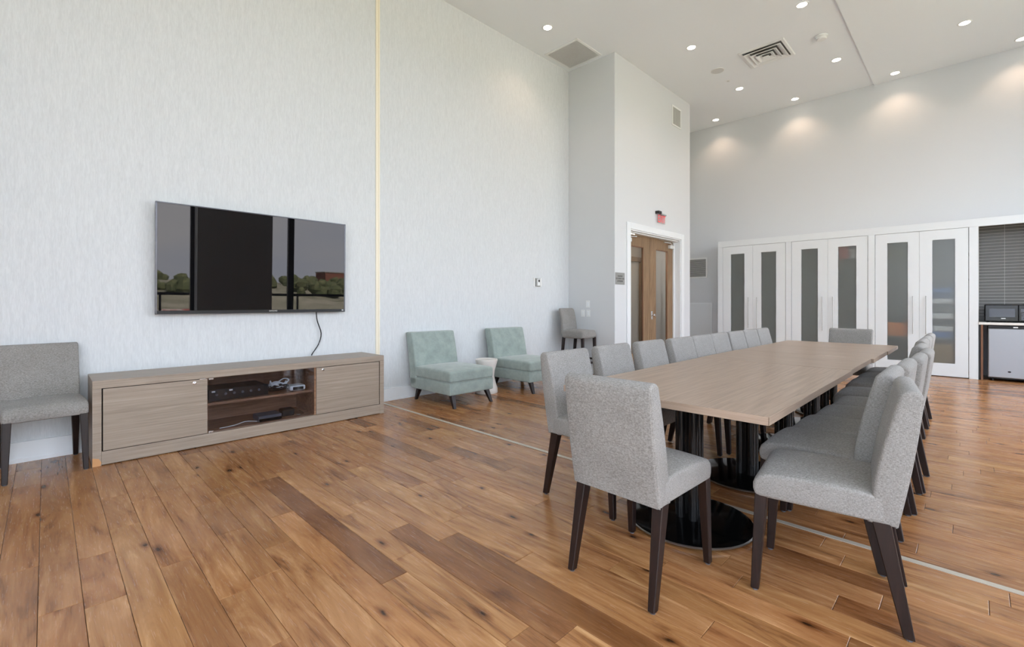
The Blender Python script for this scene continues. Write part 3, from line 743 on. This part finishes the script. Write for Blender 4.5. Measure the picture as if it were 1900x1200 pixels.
# ------------------------------------------------------------------ television
tv = thing('television', 'large flat black television on the textured wall mirroring the windows', 'television', (XL+.001, 1.545, 1.615))
hw, hh = .862, .492; TILT = 1.0
MB().bbox(0, .05, -.25, .25, -.15, .15, .004).build('wall_mount', 'black_plastic', tv)
sb = D.objects.new('panel', MB().bbox(-.02, .014, -hw, hw, -hh, hh, .006).mesh('panel', 'black_plastic')); COL.objects.link(sb); sb.parent = tv; sb.location = (.072, 0, 0); sb.rotation_euler = (0, R(TILT), 0)
m = MB().bbox(-.004, .018, -hw-.006, hw+.006, hh-.004, hh+.006, .002).bbox(-.004, .018, -hw-.006, -hw+.008, -hh, hh-.004, .002).bbox(-.004, .018, hw-.008, hw+.006, -hh, hh-.004, .002)
m.bbox(-.004, .018, -hw-.006, hw+.006, -hh-.006, -hh+.0, .002); m.build('bezel', 'tv_bezel', sb)
MB().box(.014, .0155, -hw+.008, hw-.008, -hh+.026, hh-.004).build('screen', 'tv_screen', sb)
MB().bbox(.014, .0175, -hw+.008, hw-.008, -hh, -hh+.026, .001).build('lower_bezel', 'black_plastic', sb)
text('brand_mark', 'SAMSUNG', .017, 'white_plastic', (.0178, .10, -hh+.014), (R(90), 0, R(90)), sb)
MB().bbox(.0175, .0185, hw-.035, hw-.015, -hh+.008, -hh+.02, .0005).build('sticker', 'white_plastic', sb)
tag(MB().tube([(XL+.04, 2.10, 1.13), (XL+.035, 2.115, 1.02), (XL+.03, 2.16, .88), (XL+.03, 2.13, .76), (XL+.035, 2.06, .662), (XL+.04, 2.055, .645)], .006, 8).build('hanging_cable', 'black_plastic', None, True), 'thin black cable hanging from the television to the console', 'cable')

# ------------------------------------------------------------------ media console
CX0, CX1, CY0, CY1, CH = -5.128, -4.62, .243, 2.638, .638
co = thing('media_console', 'long low grey-brown wood media console under the television', 'console', ((CX0+CX1)/2, (CY0+CY1)/2, 0))
hx, hy = (CX1-CX0)/2, (CY1-CY0)/2
L = lambda yw: yw-(CY0+CY1)/2
zt, zb = .578, .105
MB().bbox(-hx, hx, -hy, hy, zt, CH, .002).build('top', 'console_laminate', co)
MB().bbox(-hx, hx, -hy, L(.295), 0, zt, .002).build('side', 'console_laminate', co)
MB().bbox(-hx, hx, L(2.59), hy, 0, zt, .002).build('side', 'console_laminate', co)
MB().bbox(-hx+.01, hx, L(.295), L(2.59), .006, zb, .002).build('plinth', 'console_laminate', co)
MB().box(-hx+.0, -hx+.01, L(.295), L(2.59), zb, zt).build('back_panel', 'console_inside', co)
for yq in (.965, 1.893): MB().box(-hx+.01, hx-.024, L(yq)-.009, L(yq)+.009, zb, zt).build('divider', 'console_inside', co)
MB().bbox(-hx+.01, hx-.05, L(.975), L(1.884), .332, .352, .001).build('shelf', 'console_inside', co)
MB().box(-hx+.01, hx-.03, L(.975), L(1.884), zb, zb+.006).build('compartment_floor', 'console_inside', co)
MB().box(hx-.03, hx-.026, L(.295), L(.956), zb, zt).build('gap_shade_sheet', 'dark_gap', co)  # dark sheet standing in for the shade behind the door gaps
MB().box(hx-.03, hx-.026, L(1.902), L(2.59), zb, zt).build('gap_shade_sheet', 'dark_gap', co)
def cdoor(a, b, lock, hinge):
    d = D.objects.new('door', MB().bbox(hx-.021, hx-.002, L(a)+.005, L(b)-.005, zb+.005, zt-.005, .0015).mesh('door', 'console_laminate')); COL.objects.link(d); d.parent = co
    lk = MB().lathe([(0, 0), (.013, 0), (.013, .004), (.008, .006), (0, .006)], 16).build('lock', 'chrome', d); lk.location = (hx-.002, L(lock), zt-.03); lk.rotation_euler = (0, R(90), 0)
    MB().bbox(hx-.004, hx, L(hinge)-.022, L(hinge)+.022, zt-.006, zt-.001, .0005).build('catch', 'chrome', d)
cdoor(.298, .977, .878, .935); cdoor(1.892, 2.586, 1.962, 1.925)
gd = D.objects.new('glass_door', MB().bbox(hx-.016, hx-.010, L(.982), L(1.872), zb+.003, zt-.003, .001).mesh('glass_door', 'smoked_glass')); COL.objects.link(gd); gd.parent = co
for z in (zt-.010, zb+.010): MB().bbox(hx-.018, hx-.006, L(.982), L(1.018), z-.007, z+.007, .001).build('hinge', 'chrome', gd)
ch = MB().prism([(L(.2435), .001), (L(.288), .001), (L(.294), .026), (L(.280), .055), (L(.2435), .066)], 'x', hx, hx+.0012).build('chipped_corner', 'bare_wood', co); ch['label'] = 'chipped lower corner showing raw orange wood'
# gear in the console
av = thing('amplifier', 'black rack amplifier with small knobs behind the smoked glass, upper shelf', 'amplifier', (-4.88, 1.27, .352))
MB().bbox(-.17, .16, -.26, .20, .008, .10, .004).build('case', 'black_plastic', av)
MB().bbox(.16, .168, -.27, .21, .006, .104, .002).build('front_panel', 'black_plastic', av)
for k in range(6):
    kn = MB().lathe([(0, 0), (.011, 0), (.009, .014), (0, .015)], 14).build('knob', 'grey_plastic', av, True); kn.location = (.168, -.21+k*.068, .06); kn.rotation_euler = (0, R(90), 0)
for yq in (-.235, -.10): MB().box(.168, .169, yq-.013, yq+.013, .082, .094).build('sticker', 'white_plastic', av)
for yq in (-.2, .14): MB().lathe([(0, 0), (.012, 0), (.012, .008), (0, .008)], 10, (.1, yq, 0)).build('foot', 'black_plastic', av); MB().lathe([(0, 0), (.012, 0), (.012, .008), (0, .008)], 10, (-.1, yq, 0)).build('foot', 'black_plastic', av)
rr = random.Random(11)
def coil(loc, r, turns, h, rad, seed, name, mt, label):
    q = random.Random(seed); pts = []
    for k in range(turns*8+1):
        a = 2*math.pi*k/8; pts.append((r*(.75+q.uniform(-.25, .25))*math.cos(a)*.7, r*(.9+q.uniform(-.2, .2))*math.sin(a), max(rad, h*(.35+.65*abs(math.sin(a*.37+seed)))*q.uniform(.5, 1))))
    o_ = tag(MB().tube(pts, rad, 6, 3).build(name, mt, None, True), label, 'cable'); o_.location = loc
coil((-4.80, 1.60, .352), .09, 4, .13, .006, 2, 'cable_coil', 'white_plastic', 'tangled white cables piled on the console upper shelf')
coil((-4.76, 1.575, .352), .10, 4, .09, .006, 5, 'cable_coil', 'black_plastic', 'tangled black cables under the white ones on the console upper shelf')
rt = thing('router', 'small white router with black front beside the cables in the console', 'router', (-4.78, 1.755, .352))
MB().rbox((0, 0, .03), (.13, .15, .05), .018, (3, 3, 2)).build('body', 'white_plastic', rt, True); MB().bbox(.066, .07, -.05, .05, .014, .042, .001).build('front', 'black_gloss', rt)
for yq in (-.05, .05): MB().bbox(-.05, .05, yq-.01, yq+.01, 0, .006, .001).build('foot', 'black_plastic', rt)
mbx = thing('media_box', 'blue-grey set-top box on the console floor', 'media box', (-4.77, 1.50, .111))
MB().bbox(-.09, .09, -.11, .09, .004, .055, .004).build('case', 'grey_plastic', mbx); MB().bbox(.09, .094, -.108, .088, .006, .03, .001).build('front', 'black_gloss', mbx)
for yq in (-.09, .07): MB().bbox(-.08, .08, yq-.01, yq+.01, 0, .004, .001).build('foot', 'black_plastic', mbx)
pa = thing('power_adapter', 'black power adapter with leads beside the set-top box in the console', 'adapter', (-4.80, 1.675, .111))
MB().rbox((0, 0, .035), (.11, .12, .07), .015, (3, 3, 2)).build('body', 'black_plastic', pa, True)
MB().tube([(.05, .05, .02), (.09, .08, .008), (.06, .14, .008), (0, .12, .03)], .005, 6).build('lead', 'chrome', pa, True)
tag(MB().tube([(-4.73, 1.39, .116), (-4.76, 1.30, .125), (-4.72, 1.20, .117), (-4.70, 1.08, .116)], .004, 6).build('thin_cable', 'white_plastic', None, True), 'thin pale cable lying on the console floor', 'cable')

# ------------------------------------------------------------------ dining chairs
def make_chair(fab):
    t = thing('dining_chair', 'x', 'chair')
    W_ = .434
    # seat: flat sides, rolled front edge, slight crown
    sp = [(-.19, .402), (.225, .402), (.243, .408), (.252, .43), (.252, .455), (.244, .478), (.226, .494), (.20, .502), (.12, .508), (0, .510), (-.10, .508), (-.19, .502)]
    def sf(x, y, z):
        k = max(0, 1-(x/.217)**2); return (x*(1+.008*(y+.19)/.44), y, z+(.010*k if z > .49 else 0))
    MB().slab(sp, W_, .014, 8, sf).build('seat', fab, t, True)
    # back: leaning slab with a rounded top, thinner towards the top
    bp = []
    for k in range(9):                                   # rear face upwards, then round the top, then front face down
        u = k/8; bp.append((-.226-.072*u-.006*math.sin(math.pi*u), .398+.475*u))
    for k in range(1, 6):
        a_ = math.pi*k/6; bp.append((-.262-.036*math.cos(a_), .873+.032*math.sin(a_)))
    for k in range(9):
        u = 1-k/8; bp.append((-.226-.072*u+.072+.018*(1-u)+.012*math.sin(math.pi*u), .398+.475*u))
    bp = bp[::-1]
    def bf(x, y, z): return (x, y-.006*math.cos(math.pi*x/.434)*(1 if y > -.24 else 0), z)
    bk = MB().slab(bp, W_, .013, 8).build('backrest', fab, t, True)
    for sx in (-1, 1):                                   # welt seams along both side faces of the back
        pts = [(sx*(W_/2-.004), y+.006, z) for y, z in bp[::-1][0:9]]
        MB().tube(pts, .0025, 5, 1).build('welt', fab, bk, True)
    for sx in (-1, 1):
        a = MB().leg((sx*.192, .222, .415), (sx*.202, .245, .006), .046, .029, .046, .031).build('leg', 'espresso', t)
        b = MB().leg((sx*.192, -.175, .415), (sx*.202, -.256, .006), .048, .029, .056, .034).build('leg', 'espresso', t)
        MB().lathe([(0, 0), (.011, 0), (.011, .006), (0, .006)], 10, (sx*.202, .245, 0)).build('glide', 'grey_plastic', a)
        MB().lathe([(0, 0), (.011, 0), (.011, .006), (0, .006)], 10, (sx*.202, -.256, 0)).build('glide', 'grey_plastic', b)
    return t
proto = make_chair('grey_weave'); used = False
ordn = ('nearest', 'second', 'third', 'fourth', 'fifth', 'sixth', 'seventh', 'eighth', 'last')
def chair(x, y_, rz, label, group):
    global used
    c = proto if not used else copy_tree(proto); used = True
    c.location = (x, y_, 0); c.rotation_euler = (0, 0, R(rz)); c['label'] = label; c['group'] = group; return c
def lab(k, side):
    n = {0: 'first', 8: 'last'}.get(k, ordn[k])
    return 'grey upholstered dining chair, %s from the near end along the %s side of the table' % (n, side)
LR = [(-1.675, 2.452, -91), (-1.685, 3.03, -90), (-1.67, 3.575, -90), (-1.635, 4.075, -90), (-1.635, 4.514, -90), (-1.635, 4.953, -90), (-1.62, 5.395, -90), (-1.615, 5.834, -90), (-1.61, 6.273, -90)]
for k, (x, y_, r) in enumerate(LR): chair(x, y_, r, lab(k, 'television-wall'), 'matching grey dining chairs')
RR = [(-.443, 2.368, 97.5), (-.541, 2.842, 90), (-.52, 3.282, 90), (-.497, 3.722, 90), (-.485, 4.162, 90), (-.545, 4.66, 90), (-.57, 5.33, 90), (-.57, 5.78, 90), (-.572, 6.33, 90)]
for k, (x, y_, r) in enumerate(RR):
    c = chair(x, y_, r, lab(k, 'open-floor'), 'matching grey dining chairs')
    if k == 0:
        tg = MB().rbox((.2185, -.235, .475), (.006, .016, .016), .002, (1, 1, 1)).build('zip_pull', 'tag_black', c); tg['label'] = 'small black zip pull'
chair(-1.088, 1.945, -1.5, 'grey upholstered dining chair at the near head of the table, its back to the viewer', 'matching grey dining chairs')
chair(-1.055, 6.66, 180, 'grey upholstered dining chair at the far head of the table', 'matching grey dining chairs')
chair(-4.838, -.012, -85.5, 'grey upholstered dining chair against the wall beside the media console', 'matching grey dining chairs')

# ------------------------------------------------------------------ tables
TX0, TX1, TZ = -1.655, -.590, .752
def table(y0, y1, bases, label, mt, dx=0.):
    t = thing('conference_table', label, 'table', ((TX0+TX1)/2+dx, (y0+y1)/2, 0), 0, 'tables pushed together in a row')
    hx, hy = (TX1-TX0)/2, (y1-y0)/2
    MB().bbox(-hx+.001, hx-.001, -hy+.003, hy-.003, TZ-.036, TZ, .002).build('tabletop', mt, t)
    for q in (-1, 1):
        MB().bbox(-hx, hx, q*(hy-.0035)-.0015, q*(hy-.0035)+.0015, TZ-.0355, TZ-.0008, .0008).build('edge_band', 'edge_x', t)
        MB().bbox(q*(hx-.0015)-.0015, q*(hx-.0015)+.0015, -hy+.002, hy-.002, TZ-.0355, TZ-.0008, .0008).build('edge_band', 'edge_y', t)
    for b in bases:
        yb = b-(y0+y1)/2
        bs_ = MB().lathe([(0, .012), (.318, .012), (.326, .017), (.326, .024), (.30, .030), (0, .034)], 48, (0, yb, 0)).build('base_disc', 'black_gloss', t, True)
        MB().lathe([(.318, .009), (.330, .012), (.331, .018), (.326, .022)], 48, (0, yb, 0)).build('rim', 'handle_steel', bs_, True)
        for k in range(4):
            a = math.pi/4+k*math.pi/2+.2
            MB().lathe([(0, 0), (.014, 0), (.016, .012), (0, .012)], 12, (.27*math.cos(a), yb+.27*math.sin(a), 0)).build('foot', 'chrome', bs_, True)
        for sx, sy in ((-1, -1), (1, -1), (1, 1), (-1, 1)):
            MB().lathe([(.026, .03), (.026, TZ-.05)], 16, (sx*.036, yb+sy*.036, 0)).build('column', 'black_paint', t, True)
        MB().bbox(-.36, .36, yb-.03, yb+.03, TZ-.052, TZ-.037, .002).bbox(-.03, .03, yb-.30, yb+.30, TZ-.0515, TZ-.0375, .002).build('spider', 'black_paint', t)
    return t
table(2.080, 3.945, (2.535, 3.47), 'near and longest greige wood table of the row, on two round black bases', 'table_laminate', 0.)
table(3.947, 4.862, (4.405,), 'second greige wood table of the row from the near end', 'table_laminate_cross', -.012)
table(4.864, 5.708, (5.285,), 'third greige wood table of the row from the near end', 'table_laminate_cross', .004)
table(5.710, 6.550, (6.06,), 'farthest greige wood table of the row, towards the cupboards', 'table_laminate_cross', .012)

# ------------------------------------------------------------------ sage slipper chairs
def slipper():
    t = thing('slipper_chair', 'x', 'chair')
    W_ = .68
    MB().rbox((0, .015, .222), (W_, .81, .145), .018, (6, 6, 2)).build('base', 'sage_velvet', t, True)
    def cf(x, y, z):
        k = max(0, 1-(x/.34)**2)*max(0, 1-(y/.37)**2)
        return (x, y, z+(.03*k if z > 0 else 0))
    cu = MB().rbox((0, .06, .361), (W_*.995, .725, .13), .026, (8, 8, 2), cf).build('seat_cushion', 'sage_velvet', t, True)
    MB().tube([(-W_/2+.005, -.3, .297), (-W_/2+.005, .40, .297), (-W_/2+.03, .424, .297), (W_/2-.03, .424, .297), (W_/2-.005, .40, .297), (W_/2-.005, -.3, .297)], .004, 6, 1).build('piping', 'sage_velvet', cu, True)
    # back: slab leaning backwards
    def bf(x, y, z):
        u = (z+.33)/.66
        return (x, y*(1.05-.12*u)-.115*u+.015*math.sin(math.pi*u), z)
    bk = MB().rbox((0, -.328, .515), (W_, .15, .66), .022, (6, 3, 8), bf).build('backrest', 'sage_velvet', t, True)
    pts = []
    for sx in (-1, 1):
        pts = [(sx*W_/2*.99, bf(0, .0, z)[1]-.328, z+.515) for z in (-.31, -.15, 0, .15, .31)]
        MB().tube(pts, .004, 6, 2).build('side_seam', 'sage_velvet', bk, True)
    for sx in (-1, 1):
        MB().leg((sx*.265, .36, .155), (sx*.285, .435, 0), .058, .034).build('leg', 'espresso', t)
        MB().leg((sx*.265, -.30, .155), (sx*.285, -.345, 0), .058, .034).build('leg', 'espresso', t)
    return t
s1 = slipper(); s1.location = (-4.655, 3.595, 0); s1.rotation_euler = (0, 0, R(-90)); s1['label'] = 'sage green velvet slipper chair closest to the media console'; s1['group'] = 'sage slipper chairs'
s2 = copy_tree(s1); s2.location = (-4.60, 4.895, 0); s2.rotation_euler = (0, 0, R(-91)); s2['label'] = 'sage green velvet slipper chair closest to the grey bar stool'
# hourglass drum table
dt = thing('drum_table', 'white hourglass drum side table between the sage slipper chairs', 'side table', (-4.70, 4.235, 0))
MB().lathe([(0, 0), (.148, 0), (.153, .008), (.150, .06), (.125, .14), (.104, .225), (.112, .30), (.140, .39), (.152, .435), (.152, .450)], 48).build('body', 'stone_white', dt, True)
MB().lathe([(.152, .450), (.148, .455), (.138, .455), (.134, .447), (0, .445)], 48).build('tray_top', 'stone_white', dt, True)

# ------------------------------------------------------------------ bar stool in the corner
st = thing('bar_stool', 'tall grey upholstered bar stool in the corner by the light switches', 'stool', (-4.76, 6.375, 0), -90)
def sf(x, y, z):
    k = max(0, 1-(x/.21)**2)*max(0, 1-(y/.22)**2); return (x, y, z+(.02*k if z > 0 else 0))
MB().rbox((0, .03, .69), (.41, .43, .13), .035, (6, 6, 2), sf).build('seat', 'grey_weave', st, True)
def bf(x, y, z):
    u = (z+.235)/.47; return (x*(1-.05*u), y*(1-.2*u)-.09*u*u+.03*(abs(x)/.2)**2*u, z)
MB().rbox((0, -.19, .89), (.40, .075, .47), .032, (8, 2, 8), bf).build('backrest', 'grey_weave', st, True)
for sx in (-1, 1):
    MB().leg((sx*.165, .22, .64), (sx*.172, .235, 0), .044, .034).build('leg', 'espresso', st)
    MB().leg((sx*.165, -.17, .64), (sx*.172, -.235, 0), .044, .034).build('leg', 'espresso', st)
MB().bbox(-.165, .165, .215, .24, .20, .235, .002).build('foot_rest', 'espresso', st)
for sx in (-1, 1): MB().bbox(sx*.168-.011, sx*.168+.011, -.215, .22, .26, .29, .002).build('stretcher', 'espresso', st)
